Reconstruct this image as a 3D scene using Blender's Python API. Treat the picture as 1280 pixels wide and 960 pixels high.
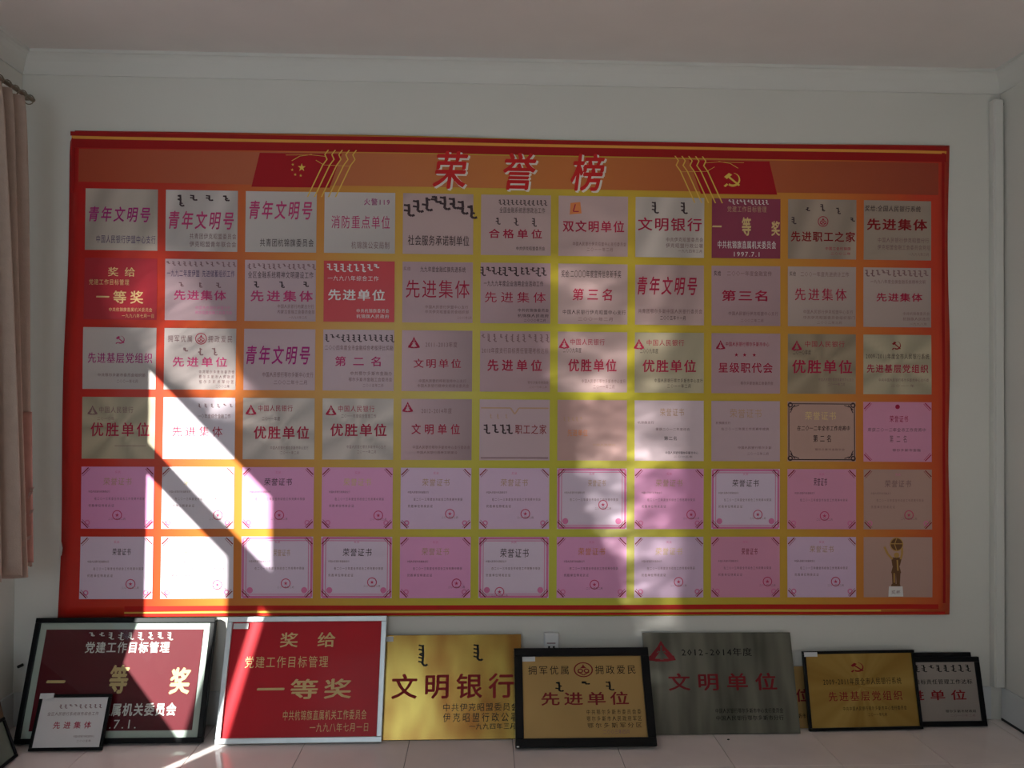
import bpy, bmesh, math, random
from mathutils import Vector, Matrix
random.seed(7)
C = bpy.context.scene.collection
scene = bpy.context.scene
for o in list(bpy.data.objects): bpy.data.objects.remove(o)

# ------------------------------------------------------------------ camera
CAM = Vector((0, -3.4, 1.383))
yaw, pitch, roll = math.radians(2.0), math.radians(0.83), math.radians(0.38)
fwd = Vector((math.sin(yaw)*math.cos(pitch), math.cos(yaw)*math.cos(pitch), math.sin(pitch)))
rt = Vector((math.cos(yaw), -math.sin(yaw), 0)); up = rt.cross(fwd)
r2 = rt*math.cos(roll)+up*math.sin(roll); u2 = -rt*math.sin(roll)+up*math.cos(roll)
cd = bpy.data.cameras.new('camera'); cam = bpy.data.objects.new('camera', cd); C.objects.link(cam)
m = Matrix((r2, u2, -fwd)).transposed().to_4x4(); m.translation = CAM; cam.matrix_world = m
cd.sensor_width = 36; cd.lens = 36*1000/1280; cd.clip_start = .05
scene.camera = cam

# ------------------------------------------------------------------ world, sun, lights, exposure
scene.view_settings.view_transform = 'Standard'; scene.view_settings.look = 'None'
scene.view_settings.exposure = -0.68; scene.view_settings.gamma = 1
w = bpy.data.worlds.new('sky'); scene.world = w; w.use_nodes = True
bg = w.node_tree.nodes['Background']; bg.inputs[0].default_value = (.62, .78, 1, 1); bg.inputs[1].default_value = 1.5
SUN = Vector((.65, 1, -.68)).normalized()

def light(name, kind, loc, direction, energy, color=(1, 1, 1)):
    d = bpy.data.lights.new(name, kind); d.energy = energy; d.color = color
    o = bpy.data.objects.new(name, d); C.objects.link(o); o.location = loc
    o.rotation_euler = Vector(direction).to_track_quat('-Z', 'Y').to_euler()
    return o
sun = light('sun', 'SUN', (-4, -4, 4), SUN, 30, (1, .97, .93)); sun.data.angle = math.radians(.75)
a = light('rear_fill_light', 'AREA', (-1.0, -5.25, 1.6), (-.40, 1, -.05), 27, (.80, .92, 1))  # unseen fill lamp added behind the camera to brighten the room
a.data.shape = 'RECTANGLE'; a.data.size = 1.5; a.data.size_y = 1.3

def glint(name, loc, target, energy, hw, hh, tilt, scale, size_deg, seed, color):
    """sunlight thrown back onto the wall by a shiny thing low in the room: a soft rippled streak"""
    loc = Vector(loc); target = Vector(target)
    o = light(name, 'SPOT', loc, target-loc, energy, color)
    d = o.data; d.spot_size = math.radians(size_deg); d.spot_blend = 1; d.shadow_soft_size = .01
    d.use_nodes = True; nt = d.node_tree; N = nt.nodes; L = nt.links
    em = [n for n in N if n.type == 'EMISSION'][0]
    tc = N.new('ShaderNodeTexCoord'); mp = N.new('ShaderNodeMapping'); mp.inputs['Rotation'].default_value = (0, 0, tilt)
    L.new(tc.outputs['Normal'], mp.inputs[0])
    nz = N.new('ShaderNodeTexNoise'); nz.inputs['Scale'].default_value = scale; nz.inputs['Detail'].default_value = 3
    mp2 = N.new('ShaderNodeMapping'); mp2.inputs['Scale'].default_value = (1, 2.2, 1); mp2.inputs['Location'].default_value = (seed, 0, 0)
    mp2.inputs['Rotation'].default_value = (0, 0, .7)
    L.new(mp.outputs[0], mp2.inputs[0]); L.new(mp2.outputs[0], nz.inputs[0])
    wv = N.new('ShaderNodeTexWave'); wv.inputs['Scale'].default_value = scale*2.2; wv.inputs['Distortion'].default_value = 2; wv.bands_direction = 'Y'
    L.new(mp2.outputs[0], wv.inputs[0])
    sp = N.new('ShaderNodeSeparateXYZ'); L.new(mp.outputs[0], sp.inputs[0])
    def mth(op, a, b=None):
        n = N.new('ShaderNodeMath'); n.operation = op
        for i, v in enumerate((a, b)):
            if v is None: continue
            if isinstance(v, (int, float)): n.inputs[i].default_value = v
            else: L.new(v, n.inputs[i])
        return n.outputs[0]
    wob = mth('MULTIPLY', mth('SUBTRACT', nz.outputs[0], .5), .06)
    tap = mth('ADD', 1, mth('MULTIPLY', sp.outputs[1], .55/hh))
    ax = mth('DIVIDE', mth('ABSOLUTE', mth('ADD', sp.outputs[0], wob)), mth('MULTIPLY', tap, hw))
    ay = mth('DIVIDE', mth('ABSOLUTE', sp.outputs[1]), hh)
    r = mth('ADD', mth('POWER', ax, 2.6), mth('POWER', ay, 2.6))
    msk = mth('MAXIMUM', mth('SUBTRACT', 1, r), 0)
    nn = mth('POWER', mth('MULTIPLY', nz.outputs[0], 1.6), 4.0)
    st = mth('ADD', nn, mth('MULTIPLY', wv.outputs[1], .15))
    L.new(mth('MULTIPLY', msk, st), em.inputs['Strength'])
    return o
glint('floor_glint_tall', (.6, -2.4, .25), (.64, 0, 1.10), 340, .095, .40, -.16, 14, 60, 3.1, (1, .95, .9))
glint('floor_glint_slanted', (-1.2, -2.2, .3), (-1.19, 0, 1.55), 620, .06, .20, -.75, 6, 40, 1.7, (1, .93, .88))

# ------------------------------------------------------------------ materials
def mat(name, col, rough=.6, metal=0, spec=.5, noise=0, nscale=5, bump=0, bscale=60, coat=0, stretch=None):
    M = bpy.data.materials.new(name); M.use_nodes = True; nt = M.node_tree; b = nt.nodes['Principled BSDF']
    b.inputs['Roughness'].default_value = rough; b.inputs['Metallic'].default_value = metal
    b.inputs['Specular IOR Level'].default_value = spec
    b.inputs['Coat Weight'].default_value = coat; b.inputs['Coat Roughness'].default_value = .08
    tc = nt.nodes.new('ShaderNodeTexCoord'); mp = nt.nodes.new('ShaderNodeMapping')
    nt.links.new(tc.outputs['Object'], mp.inputs[0])
    if stretch: mp.inputs['Scale'].default_value = stretch
    c = (*col, 1)
    nz = nt.nodes.new('ShaderNodeTexNoise'); nz.inputs['Scale'].default_value = nscale; nz.inputs['Detail'].default_value = 4
    nt.links.new(mp.outputs[0], nz.inputs[0])
    rp = nt.nodes.new('ShaderNodeValToRGB'); nt.links.new(nz.outputs[0], rp.inputs[0])
    k = noise
    rp.color_ramp.elements[0].position = .3; rp.color_ramp.elements[1].position = .7
    rp.color_ramp.elements[0].color = (*[v*(1-k) for v in col], 1); rp.color_ramp.elements[1].color = (*[min(1, v*(1+k)) for v in col], 1)
    nt.links.new(rp.outputs[0], b.inputs['Base Color'])
    if bump:
        n2 = nt.nodes.new('ShaderNodeTexNoise'); n2.inputs['Scale'].default_value = bscale; nt.links.new(mp.outputs[0], n2.inputs[0])
        bp = nt.nodes.new('ShaderNodeBump'); bp.inputs['Strength'].default_value = bump; bp.inputs['Distance'].default_value = .01
        nt.links.new(n2.outputs[0], bp.inputs['Height']); nt.links.new(bp.outputs[0], b.inputs['Normal'])
    return M
MT = {}
MT['wall'] = mat('white_wall_paint', (.70, .695, .645), .62, noise=.02, nscale=1.5, bump=.04, bscale=35)
MT['ceil'] = mat('ceiling_paint', (.74, .70, .67), .85, noise=.02)
MT['cornice'] = mat('cornice_plaster', (.69, .69, .65), .7)
MT['tile'] = mat('pale_pink_floor_tile', (.86, .77, .74), .09, noise=.07, nscale=3, spec=.5)
MT['grout'] = mat('grout', (.30, .26, .24), .8)
MT['base'] = mat('skirting_tile', (.66, .68, .68), .3, noise=.02)
MT['gap'] = mat('dark_gap', (.02, .02, .02), .9)
MT['black'] = mat('black_lacquer', (.006, .006, .007), .3, spec=.16, noise=.1)
MT['alu'] = mat('aluminium', (.62, .66, .68), .38, metal=.6, noise=.04, nscale=30)
MT['white'] = mat('white_plastic', (.75, .76, .76), .4)
MT['wood'] = mat('backing_board', (.12, .07, .045), .7, noise=.2, nscale=12)
MT['paper'] = mat('paper_label', (.72, .73, .74), .7, noise=.03)
MT['matt'] = mat('grey_green_mount', (.50, .55, .50), .6, noise=.03)
MT['greenglass'] = mat('greenish_board', (.13, .16, .12), .25, noise=.2, nscale=4)
MT['olive'] = mat('olive_brown_board', (.13, .09, .05), .4, noise=.3, nscale=4)
MT['darkred'] = mat('maroon_board', (.12, .003, .012), .5, noise=.05, spec=.15)
MT['redboard'] = mat('red_board', (.50, .004, .014), .42, noise=.04, spec=.2, coat=.04)
MT['chrome'] = mat('steel_rod', (.3, .26, .2), .35, metal=.9)
MT['dark'] = mat('dark_speck', (.01, .01, .01), .7)
MT['frame'] = mat('white_window_frame', (.72, .73, .72), .4)

def metalplate(name, c1, c2, rough, scale, stretch, rays=False, metal=.75):
    M = mat(name, c1, rough, metal=metal, noise=0); nt = M.node_tree; b = nt.nodes['Principled BSDF']
    N = nt.nodes; L = nt.links
    tc = N.new('ShaderNodeTexCoord'); mp = N.new('ShaderNodeMapping'); mp.inputs['Scale'].default_value = stretch
    L.new(tc.outputs['Object'], mp.inputs[0])
    nz = N.new('ShaderNodeTexNoise'); nz.inputs['Scale'].default_value = scale; nz.inputs['Detail'].default_value = 2
    L.new(mp.outputs[0], nz.inputs[0])
    rp = N.new('ShaderNodeValToRGB'); rp.color_ramp.elements[0].position = .35; rp.color_ramp.elements[1].position = .65
    rp.color_ramp.elements[0].color = (*c1, 1); rp.color_ramp.elements[1].color = (*c2, 1)
    src = nz.outputs[0]
    if rays:   # engraved fan of fine brushing radiating from the middle
        gr = N.new('ShaderNodeTexGradient'); gr.gradient_type = 'RADIAL'
        mp.inputs['Scale'].default_value = (1, 1, 1); mp.inputs['Location'].default_value = (0, -.17, 0)
        L.new(mp.outputs[0], gr.inputs[0])
        mu = N.new('ShaderNodeMath'); mu.operation = 'MULTIPLY'; mu.inputs[1].default_value = scale; L.new(gr.outputs[1], mu.inputs[0])
        cb = N.new('ShaderNodeCombineXYZ'); L.new(mu.outputs[0], cb.inputs[0])
        L.new(cb.outputs[0], nz.inputs[0]); nz.inputs['Scale'].default_value = 1
    L.new(src, rp.inputs[0]); L.new(rp.outputs[0], b.inputs['Base Color'])
    bp = N.new('ShaderNodeBump'); bp.inputs['Strength'].default_value = .25; bp.inputs['Distance'].default_value = .004
    L.new(src, bp.inputs['Height']); L.new(bp.outputs[0], b.inputs['Normal'])
    return M
MT['brass'] = metalplate('polished_brass', (.22, .085, .018), (.42, .30, .07), .24, 2.2, (2.5, 1.2, 1), metal=.85)  # orange and yellow patches in the colour stand in for mixed reflections
MT['goldmatt'] = metalplate('gold_foil_panel', (.40, .25, .085), (.46, .29, .10), .42, 3, (1, 1, 1), metal=.35)
MT['steel'] = metalplate('brushed_steel', (.085, .088, .072), (.19, .185, .155), .32, 3.0, (4, .6, 1), metal=.7)
MT['goldray'] = metalplate('fan_brushed_gold', (.33, .19, .035), (.47, .31, .08), .38, 11, (1, 1, 1), rays=True, metal=.55)
MT['silver'] = metalplate('pale_silver_panel', (.33, .285, .255), (.38, .335, .30), .42, 3, (1, 1, 1), metal=.2)
MT['whitesilver'] = metalplate('white_silver_panel', (.74, .71, .71), (.82, .80, .82), .38, 3, (1, 1, 1), metal=.15)

def glassmat(name, k):
    M = bpy.data.materials.new(name); M.use_nodes = True; nt = M.node_tree; N = nt.nodes
    N.remove(N['Principled BSDF'])
    t = N.new('ShaderNodeBsdfTransparent'); g = N.new('ShaderNodeBsdfGlossy'); g.inputs['Roughness'].default_value = .02
    lw = N.new('ShaderNodeLayerWeight'); lw.inputs[0].default_value = .5; mx = N.new('ShaderNodeMixShader')
    pw = N.new('ShaderNodeMath'); pw.operation = 'POWER'; pw.inputs[1].default_value = 4; nt.links.new(lw.outputs['Facing'], pw.inputs[0])
    f = N.new('ShaderNodeMath'); f.operation = 'MULTIPLY_ADD'; f.inputs[1].default_value = .8; f.inputs[2].default_value = k; nt.links.new(pw.outputs[0], f.inputs[0])
    t.inputs[0].default_value = (.96, .98, .97, 1)
    nt.links.new(f.outputs[0], mx.inputs[0]); nt.links.new(t.outputs[0], mx.inputs[1]); nt.links.new(g.outputs[0], mx.inputs[2])
    nt.links.new(mx.outputs[0], N['Material Output'].inputs[0]); return M
MT['glass'] = glassmat('clear_glass', .02)

def ink(name, col, rough=.45): MT[name] = mat('ink_'+name, col, .6, spec=.25)
ink('R', (.42, .015, .06)); ink('K', (.06, .035, .04)); ink('M', (.42, .02, .20)); ink('V', (.10, .06, .16))
ink('W', (.80, .76, .74)); ink('G', (.72, .52, .24)); ink('g', (.55, .34, .22)); ink('k', (.24, .13, .14)); ink('P', (.55, .05, .18))
ink('p', (.72, .20, .40)); ink('O', (.75, .25, .08)); ink('seal', (.62, .06, .16)); ink('Y', (.80, .52, .10)); ink('title', (.62, .02, .02))
ink('titlewhite', (.80, .72, .62)); ink('brownred', (.26, .01, .015)); ink('flagred', (.40, .008, .015)); ink('stripe', (.50, .015, .01))
ink('stripeline', (.80, .35, .06)); ink('edge', (.36, .01, .01))
ink('crimson', (.20, .010, .016)); ink('bronze', (.16, .07, .03)); ink('bronzelight', (.5, .28, .08))

# printed cell stock: colour attribute carries the printed picture tones (flat print)
def printmat():
    M = bpy.data.materials.new('printed_picture'); M.use_nodes = True; nt = M.node_tree; b = nt.nodes['Principled BSDF']
    at = nt.nodes.new('ShaderNodeVertexColor'); at.layer_name = 'print'
    nt.links.new(at.outputs[0], b.inputs['Base Color']); b.inputs['Roughness'].default_value = .38
    return M
MT['print'] = printmat()
# banner stock: printed elliptical gradient red > orange > yellow
def bannermat():
    M = bpy.data.materials.new('banner_print'); M.use_nodes = True; nt = M.node_tree; N = nt.nodes; L = nt.links; b = N['Principled BSDF']
    tc = N.new('ShaderNodeTexCoord'); mp = N.new('ShaderNodeMapping')
    mp.inputs['Location'].default_value = (-.33, 0, -.40*.42); mp.inputs['Scale'].default_value = (1, 0, .42)
    L.new(tc.outputs['Object'], mp.inputs[0])
    ln = N.new('ShaderNodeVectorMath'); ln.operation = 'LENGTH'; L.new(mp.outputs[0], ln.inputs[0])
    rp = N.new('ShaderNodeValToRGB'); L.new(ln.outputs['Value'], rp.inputs[0]); cr = rp.color_ramp
    dv = N.new('ShaderNodeMath'); dv.operation = 'DIVIDE'; dv.inputs[1].default_value = 2.4
    L.new(ln.outputs['Value'], dv.inputs[0]); L.new(dv.outputs[0], rp.inputs[0])
    stops = [(0, (.54, .55, .035)), (.22, (.56, .49, .035)), (.42, (.62, .34, .035)), (.57, (.64, .20, .03)), (.72, (.58, .045, .015)), (.9, (.52, .012, .012))]
    cr.elements[0].position = 0; cr.elements[0].color = (*stops[0][1], 1)
    cr.elements[1].position = stops[-1][0]; cr.elements[1].color = (*stops[-1][1], 1)
    for p, c in stops[1:-1]:
        e = cr.elements.new(p); e.color = (*c, 1)
    L.new(rp.outputs[0], b.inputs['Base Color']); b.inputs['Roughness'].default_value = .33; b.inputs['Specular IOR Level'].default_value = .45
    return M
MT['banner'] = bannermat()
def headmat():
    M = mat('header_print', (.5, .11, .03), .36); nt = M.node_tree; N = nt.nodes; L = nt.links
    tc = N.new('ShaderNodeTexCoord'); sp = N.new('ShaderNodeSeparateXYZ'); L.new(tc.outputs['Object'], sp.inputs[0])
    mr = N.new('ShaderNodeMapRange'); mr.inputs[1].default_value = -1.75; mr.inputs[2].default_value = 2.0; L.new(sp.outputs[0], mr.inputs[0])
    rp = N.new('ShaderNodeValToRGB'); L.new(mr.outputs[0], rp.inputs[0]); cr = rp.color_ramp
    cr.elements[0].color = (.42, .06, .025, 1); cr.elements[1].color = (.34, .045, .02, 1)
    for p, c in ((.22, (.50, .12, .045)), (.5, (.60, .19, .035)), (.75, (.48, .11, .03))):
        e = cr.elements.new(p); e.color = (*c, 1)
    L.new(rp.outputs[0], N['Principled BSDF'].inputs['Base Color']); return M
MT['header'] = headmat()
def curtainmat():
    M = mat('pinkish_beige_curtain', (.54, .42, .35), .85, noise=.06, nscale=30, bump=.15, bscale=220)
    nt = M.node_tree; N = nt.nodes; b = N['Principled BSDF']; out = N['Material Output']
    tr = N.new('ShaderNodeBsdfTranslucent'); tr.inputs[0].default_value = (.50, .34, .26, 1)
    mx = N.new('ShaderNodeMixShader'); mx.inputs[0].default_value = .25
    nt.links.new(b.outputs[0], mx.inputs[1]); nt.links.new(tr.outputs[0], mx.inputs[2]); nt.links.new(mx.outputs[0], out.inputs[0])
    return M
MT['curtain'] = curtainmat()
MT['curtainpink'] = mat('rose_lining', (.46, .24, .20), .85, noise=.08, nscale=20)
MT['curtainflower'] = mat('pale_floral_print', (.52, .38, .34), .85)

# ------------------------------------------------------------------ mesh helpers
class MB:
    def __init__(s): s.v = []; s.f = []; s.mi = []; s.mats = []
    def slot(s, m):
        if m not in s.mats: s.mats.append(m)
        return s.mats.index(m)
    def quad(s, pts, m):
        i = len(s.v); s.v += [tuple(p) for p in pts]; s.f.append(tuple(range(i, i+len(pts)))); s.mi.append(s.slot(m))
    def box(s, a, b, m):
        x0, y0, z0 = a; x1, y1, z1 = b; i = len(s.v)
        s.v += [(x0,y0,z0),(x1,y0,z0),(x1,y1,z0),(x0,y1,z0),(x0,y0,z1),(x1,y0,z1),(x1,y1,z1),(x0,y1,z1)]
        for q in ((0,3,2,1),(4,5,6,7),(0,1,5,4),(1,2,6,5),(2,3,7,6),(3,0,4,7)):
            s.f.append(tuple(i+k for k in q)); s.mi.append(s.slot(m))
    def build(s, name, parent=None, fn=None, smooth=False):
        v = [fn(*p) for p in s.v] if fn else s.v
        me = bpy.data.meshes.new(name); me.from_pydata(v, [], s.f)
        for m_ in s.mats: me.materials.append(MT[m_])
        if len(s.mats) > 1: me.polygons.foreach_set('material_index', s.mi)
        if smooth: me.polygons.foreach_set('use_smooth', [True]*len(me.polygons))
        me.update()
        o = bpy.data.objects.new(name, me); C.objects.link(o); o.parent = parent
        return o
def bevel(o, w=.002, seg=2):
    b = o.modifiers.new('bevel', 'BEVEL'); b.width = w; b.segments = seg; b.limit_method = 'ANGLE'; return o
def box(name, a, b, m, parent=None, bev=0):
    mb = MB(); mb.box(a, b, m); o = mb.build(name, parent)
    if bev: bevel(o, bev)
    return o
def thing(name, label, cat, mtx=None, group=None):
    o = bpy.data.objects.new(name, None); C.objects.link(o); o.empty_display_size = .1
    if mtx is not None: o.matrix_world = mtx
    return tag(o, label, cat, group)
def tag(o, label, cat, group=None):
    o['label'] = label; o['category'] = cat
    if group: o['group'] = group
    return o
def struct(o): o['kind'] = 'structure'; return o

_g = {}
def glyph(ch, bold, res):
    k = (ch, bold, res)
    if k not in _g:
        c = bpy.data.curves.new('t', 'FONT'); c.body = ch; c.resolution_u = res
        o = bpy.data.objects.new('t', c); me = o.to_mesh()
        vs = [(v.co.x, v.co.y) for v in me.vertices]; fs = [tuple(p.vertices) for p in me.polygons]
        o.to_mesh_clear(); bpy.data.objects.remove(o); bpy.data.curves.remove(c)
        if ord(ch) < 0x2000 and vs:
            x0 = min(v[0] for v in vs); x1 = max(v[0] for v in vs); adv = max(.30 if ch in '.:' else .56, x1-x0+.1); vs = [(x-x0+(adv-x1+x0)/2, y) for x, y in vs]
        else: adv = 1.0 if ch != ' ' else .5
        _g[k] = (vs, fs, adv)
    return _g[k]
class Sheet:
    """prints into a rectangle given in 0..100 coordinates, x right and y down; fn maps (x, y, layer) to 3D"""
    def __init__(s, mp): s.mb = MB(); s.mp = mp; s.extra = []
    def text(s, t, x0, x1, y0, y1, m, bold=.012, k=.92, shear=0, layer=0, res=None, dx=0, dy=0, name='character'):
        if res is None: res = 2 if (y1-y0) > 9 else 1
        gl = [glyph(ch, 0, res) for ch in t]; tot = sum(g[2] for g in gl); sx = (x1-x0)/tot; sy = (y1-y0)
        x = x0; sep = (y1-y0) >= 12.5 and len(t) < 10
        offs = ((0, 0),) if bold < .009 else ((-bold, -bold*.5), (bold, bold*.5), (0, -bold*.8), (0, bold*.8)) if bold > .013 else ((-bold, 0), (bold, 0))
        for ch, (vs, fs, adv) in zip(t, gl):
            if sep: mb = MB(); s.extra.append((name, mb))
            else: mb = s.mb
            sl = mb.slot(m); cx = x+adv*sx/2
            for oi, (ox, oy) in enumerate(offs):
                i = len(mb.v)
                for gx, gy in vs:
                    px = cx+((gx+ox-adv/2)*k+shear*(gy-.38))*sx; py = y1-(gy+oy+.1)/1.0*sy
                    mb.v.append(s.mp(px+dx, py+dy, layer+oi*.08))
                mb.f += [tuple(i+q for q in f) for f in fs]; mb.mi += [sl]*len(fs)
            x += adv*sx
    def own(s, name):
        """what is drawn inside the with block becomes a part of its own"""
        class W_:
            def __enter__(w): w.old = s.mb; s.mb = MB()
            def __exit__(w, *a): s.extra.append((name, s.mb)); s.mb = w.old
        return W_()
    def poly(s, pts, m, layer=0):
        s.mb.quad([s.mp(x, y, layer) for x, y in reversed(pts)], m)
    def line(s, pts, wd, m, layer=0, ar=1.0):
        for (x0, y0), (x1, y1) in zip(pts, pts[1:]):
            dx, dy = (x1-x0)*ar, y1-y0; l = math.hypot(dx, dy) or 1; nx, ny = -dy/l*wd/2/ar, dx/l*wd/2
            p = [(x0+nx, y0+ny), (x1+nx, y1+ny), (x1-nx, y1-ny), (x0-nx, y0-ny)]
            s.poly(p, m, layer)
    def disc(s, x, y, r, m, layer=0, r2=0, n=20, ar=1.17):
        if r2:
            for k in range(n):
                a, b = 2*math.pi*k/n, 2*math.pi*(k+1)/n
                s.poly([(x+r*math.cos(a)/ar, y+r*math.sin(a)), (x+r*math.cos(b)/ar, y+r*math.sin(b)), (x+r2*math.cos(b)/ar, y+r2*math.sin(b)), (x+r2*math.cos(a)/ar, y+r2*math.sin(a))], m, layer)
        else: s.poly([(x+r*math.cos(2*math.pi*k/n)/ar, y+r*math.sin(2*math.pi*k/n)) for k in range(n)], m, layer)
    def script(s, x, y0, y1, wd, m, rnd, layer=0):
        """one word of the traditional vertical script: spine with teeth, loops and a swash tail"""
        h = y1-y0; t = wd*.42
        s.line([(x, y0), (x+wd*.1, y0+h*.5), (x, y1-h*.12)], t, m, layer)
        n = max(2, int(h/(wd*.95)))
        for k in range(n):
            yy = y0+h*(k+.3)/(n+.3)
            if rnd.random() < .55: s.line([(x, yy), (x-wd*.75, yy-h*.05)], t*.85, m, layer)
            elif rnd.random() < .5: s.line([(x, yy-h*.05), (x-wd*.6, yy), (x, yy+h*.07)], t*.8, m, layer)
            else: s.line([(x, yy), (x+wd*.6, yy+h*.06)], t*.8, m, layer)
        s.line([(x, y1-h*.14), (x+wd*.45, y1-h*.02), (x+wd*.95, y1-h*.10)], t, m, layer)
    def mongol(s, xs, y0, y1, wd, m, seed=1, layer=0, arc=0):
        rnd = random.Random(seed)
        for i, x in enumerate(xs):
            q = rnd.choice((1, 1, .8, .45, .9)) if len(xs) > 1 else 1; off = 0
            if arc: u = (i/(len(xs)-1)-.5)*2 if len(xs) > 1 else 0; off = arc*u*u
            s.script(x, y0+off, y0+off+(y1-y0)*q, wd, m, rnd, layer)
    def emblem_bank(s, *a, **k):
        with s.own('emblem'): s._bank(*a, **k)
    def _bank(s, x, y, r, m, layer=0):     # three rounded petals about a triangle
        for k in range(3):
            a = math.radians(-90+120*k); cx, cy = x+r*.62*math.cos(a)/1.17, y+r*.62*math.sin(a)
            ux, uy = math.cos(a), math.sin(a)
            if k == 0: pts = [(x-.16*r, y-.05*r), (x-.2*r, y-.55*r), (x, y-1.05*r), (x+.2*r, y-.55*r), (x+.16*r, y-.05*r), (x+.06*r, y-.1*r), (x+.07*r, y-.5*r), (x, y-.62*r), (x-.07*r, y-.5*r), (x-.06*r, y-.1*r)]
            else:
                sg = 1 if k == 1 else -1
                pts = [(x+sg*.1*r, y-.02*r), (x+sg*.75*r, y+.35*r), (x+sg*.85*r, y+.75*r), (x+sg*.35*r, y+.85*r), (x+sg*.02*r, y+.62*r), (x+sg*.42*r, y+.6*r)]
                if sg < 0: pts = pts[::-1]
            s.poly(pts, m, layer)
        s.line([(x-.55*r, y+.3*r), (x-.12*r, y-.45*r)], r*.22, m, layer); s.line([(x+.55*r, y+.3*r), (x+.12*r, y-.45*r)], r*.22, m, layer)
        s.line([(x-.4*r, y+.78*r), (x+.4*r, y+.78*r)], r*.16, m, layer)
    def emblem_party(s, *a, **k):
        with s.own('emblem'): s._party(*a, **k)
    def _party(s, x, y, r, m, layer=0):    # sickle crossed by a hammer
        pts = []; n = 12
        for k in range(n+1):
            a = math.radians(-80+k*205/n); pts.append((x+r*math.cos(a)/1.17, y+r*math.sin(a)))
        for k in range(n, -1, -1):
            a = math.radians(-80+k*205/n); q = .74+.22*(1-k/n); pts.append((x-.06*r+r*q*math.cos(a)/1.17, y-.05*r+r*q*math.sin(a)*.94))
        for k in range(n): s.poly([pts[k], pts[k+1], pts[2*n-k], pts[2*n+1-k]], m, layer)
        s.line([(x-.6*r, y+.62*r), (x-.95*r, y+.98*r)], r*.26, m, layer)
        s.line([(x-.62*r, y-.55*r), (x+.75*r, y+.80*r)], r*.24, m, layer)
        s.poly([(x-1.0*r, y-.40*r), (x-.45*r, y-.95*r), (x-.05*r, y-.72*r), (x-.68*r, y-.08*r)], m, layer)
    def emblem_ring(s, *a, **k):
        with s.own('emblem'): s._ring(*a, **k)
    def _ring(s, x, y, r, m, layer=0):     # ring with two joined hearts
        s.disc(x, y, r, m, layer, r2=r*.86); s.disc(x-.27*r, y+.15*r, r*.30, m, layer, r2=r*.17, n=12); s.disc(x+.27*r, y+.15*r, r*.30, m, layer, r2=r*.17, n=12)
        s.line([(x-.5*r, y+.3*r), (x, y+.7*r), (x+.5*r, y+.3*r)], r*.12, m, layer)
        s.poly([(x, y-.72*r), (x+.14*r, y-.38*r), (x+.3*r, y-.2*r), (x-.3*r, y-.2*r), (x-.14*r, y-.38*r)], m, layer)
    def star(s, x, y, r, m, layer=0, ar=1.17, rot=-90):
        s.poly([(x+(r if k % 2 == 0 else r*.4)*math.cos(math.radians(rot+36*k))/ar, y+(r if k % 2 == 0 else r*.4)*math.sin(math.radians(rot+36*k))) for k in range(10)], m, layer)
    def build(s, name, parent):
        for n, mb in s.extra: mb.build(n, parent)
        if not s.mb.v: return None
        o = s.mb.build(name, parent)
        if name == 'lettering': o['kind'] = 'stuff'
        return o

# ================================================================== SETTING
XL, XR, YB, H = -1.94, 2.245, -5.3, 2.80
fl = struct(box('floor', (XL-.2, YB, -.1), (XR+.2, .2, -.004), 'grout'))
T = .412; tm = None
for i in range(-4, 9):
    for j in range(13):
        x0 = -.70+T*i; x1 = x0+T; y1 = -T*j; y0 = y1-T
        x0c, x1c, y0c = max(x0, XL), min(x1, XR), max(y0, YB)
        if x1c-x0c < .02 or y0c >= y1: continue
        full = (x0c == x0 and x1c == x1 and y0c == y0)
        if full and tm is not None:
            o = bpy.data.objects.new('tile', tm); C.objects.link(o)
        else:
            g = .0011; mb = MB(); mb.box((g, g, -.010), (x1c-x0c-g, y1-y0c-g, 0), 'tile'); o = mb.build('tile'); bevel(o, .0009, 1)
            if full: tm = o.data
        if full and tm is not None and not o.modifiers: bevel(o, .0009, 1)
        o.location = (x0c, y0c, 0); o.parent = fl
struct(box('ceiling', (XL-.2, YB-.2, H), (XR+.2, .2, H+.15), 'ceil'))
struct(box('wall_back', (XL-.2, 0, -.1), (XR+.2, .2, H), 'wall'))
struct(box('wall_right', (XR, YB-.2, -.1), (XR+.2, 0, H), 'wall'))
# left wall with its window opening
WY0, WY1, WZ0, WZ1 = -1.93, -.845, .80, 2.26
mb = MB()
mb.box((XL-.2, YB-.2, -.1), (XL, WY0, H), 'wall'); mb.box((XL-.2, WY1, -.1), (XL, 0, H), 'wall')
mb.box((XL-.2, WY0, -.1), (XL, WY1, WZ0), 'wall'); mb.box((XL-.2, WY0, WZ1), (XL, WY1, H), 'wall')
struct(mb.build('wall_left'))
# rear wall with an unseen opening added to house the fill lamp
mb = MB(); RX0, RX1, RZ0, RZ1 = -1.8, -.2, .9, 2.3
mb.box((XL, YB-.2, -.1), (RX0, YB, H), 'wall'); mb.box((RX1, YB-.2, -.1), (XR, YB, H), 'wall')
mb.box((RX0, YB-.2, -.1), (RX1, YB, RZ0), 'wall'); mb.box((RX0, YB-.2, RZ1), (RX1, YB, H), 'wall')
struct(mb.build('wall_rear'))
wf = struct(box('added_window_2', (RX0, YB-.15, RZ0), (RX1, YB-.10, RZ0+.06), 'frame'))  # unseen window made up around the rear fill lamp
for a_, b_ in (((RX0, YB-.15, RZ1-.06), (RX1, YB-.10, RZ1)), ((RX0, YB-.15, RZ0+.06), (RX0+.06, YB-.10, RZ1-.06)), ((RX1-.06, YB-.15, RZ0+.06), (RX1, YB-.10, RZ1-.06)), ((-1.04, YB-.15, RZ0+.06), (-.96, YB-.10, RZ1-.06))):
    box('window_frame', a_, b_, 'frame', wf)
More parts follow.
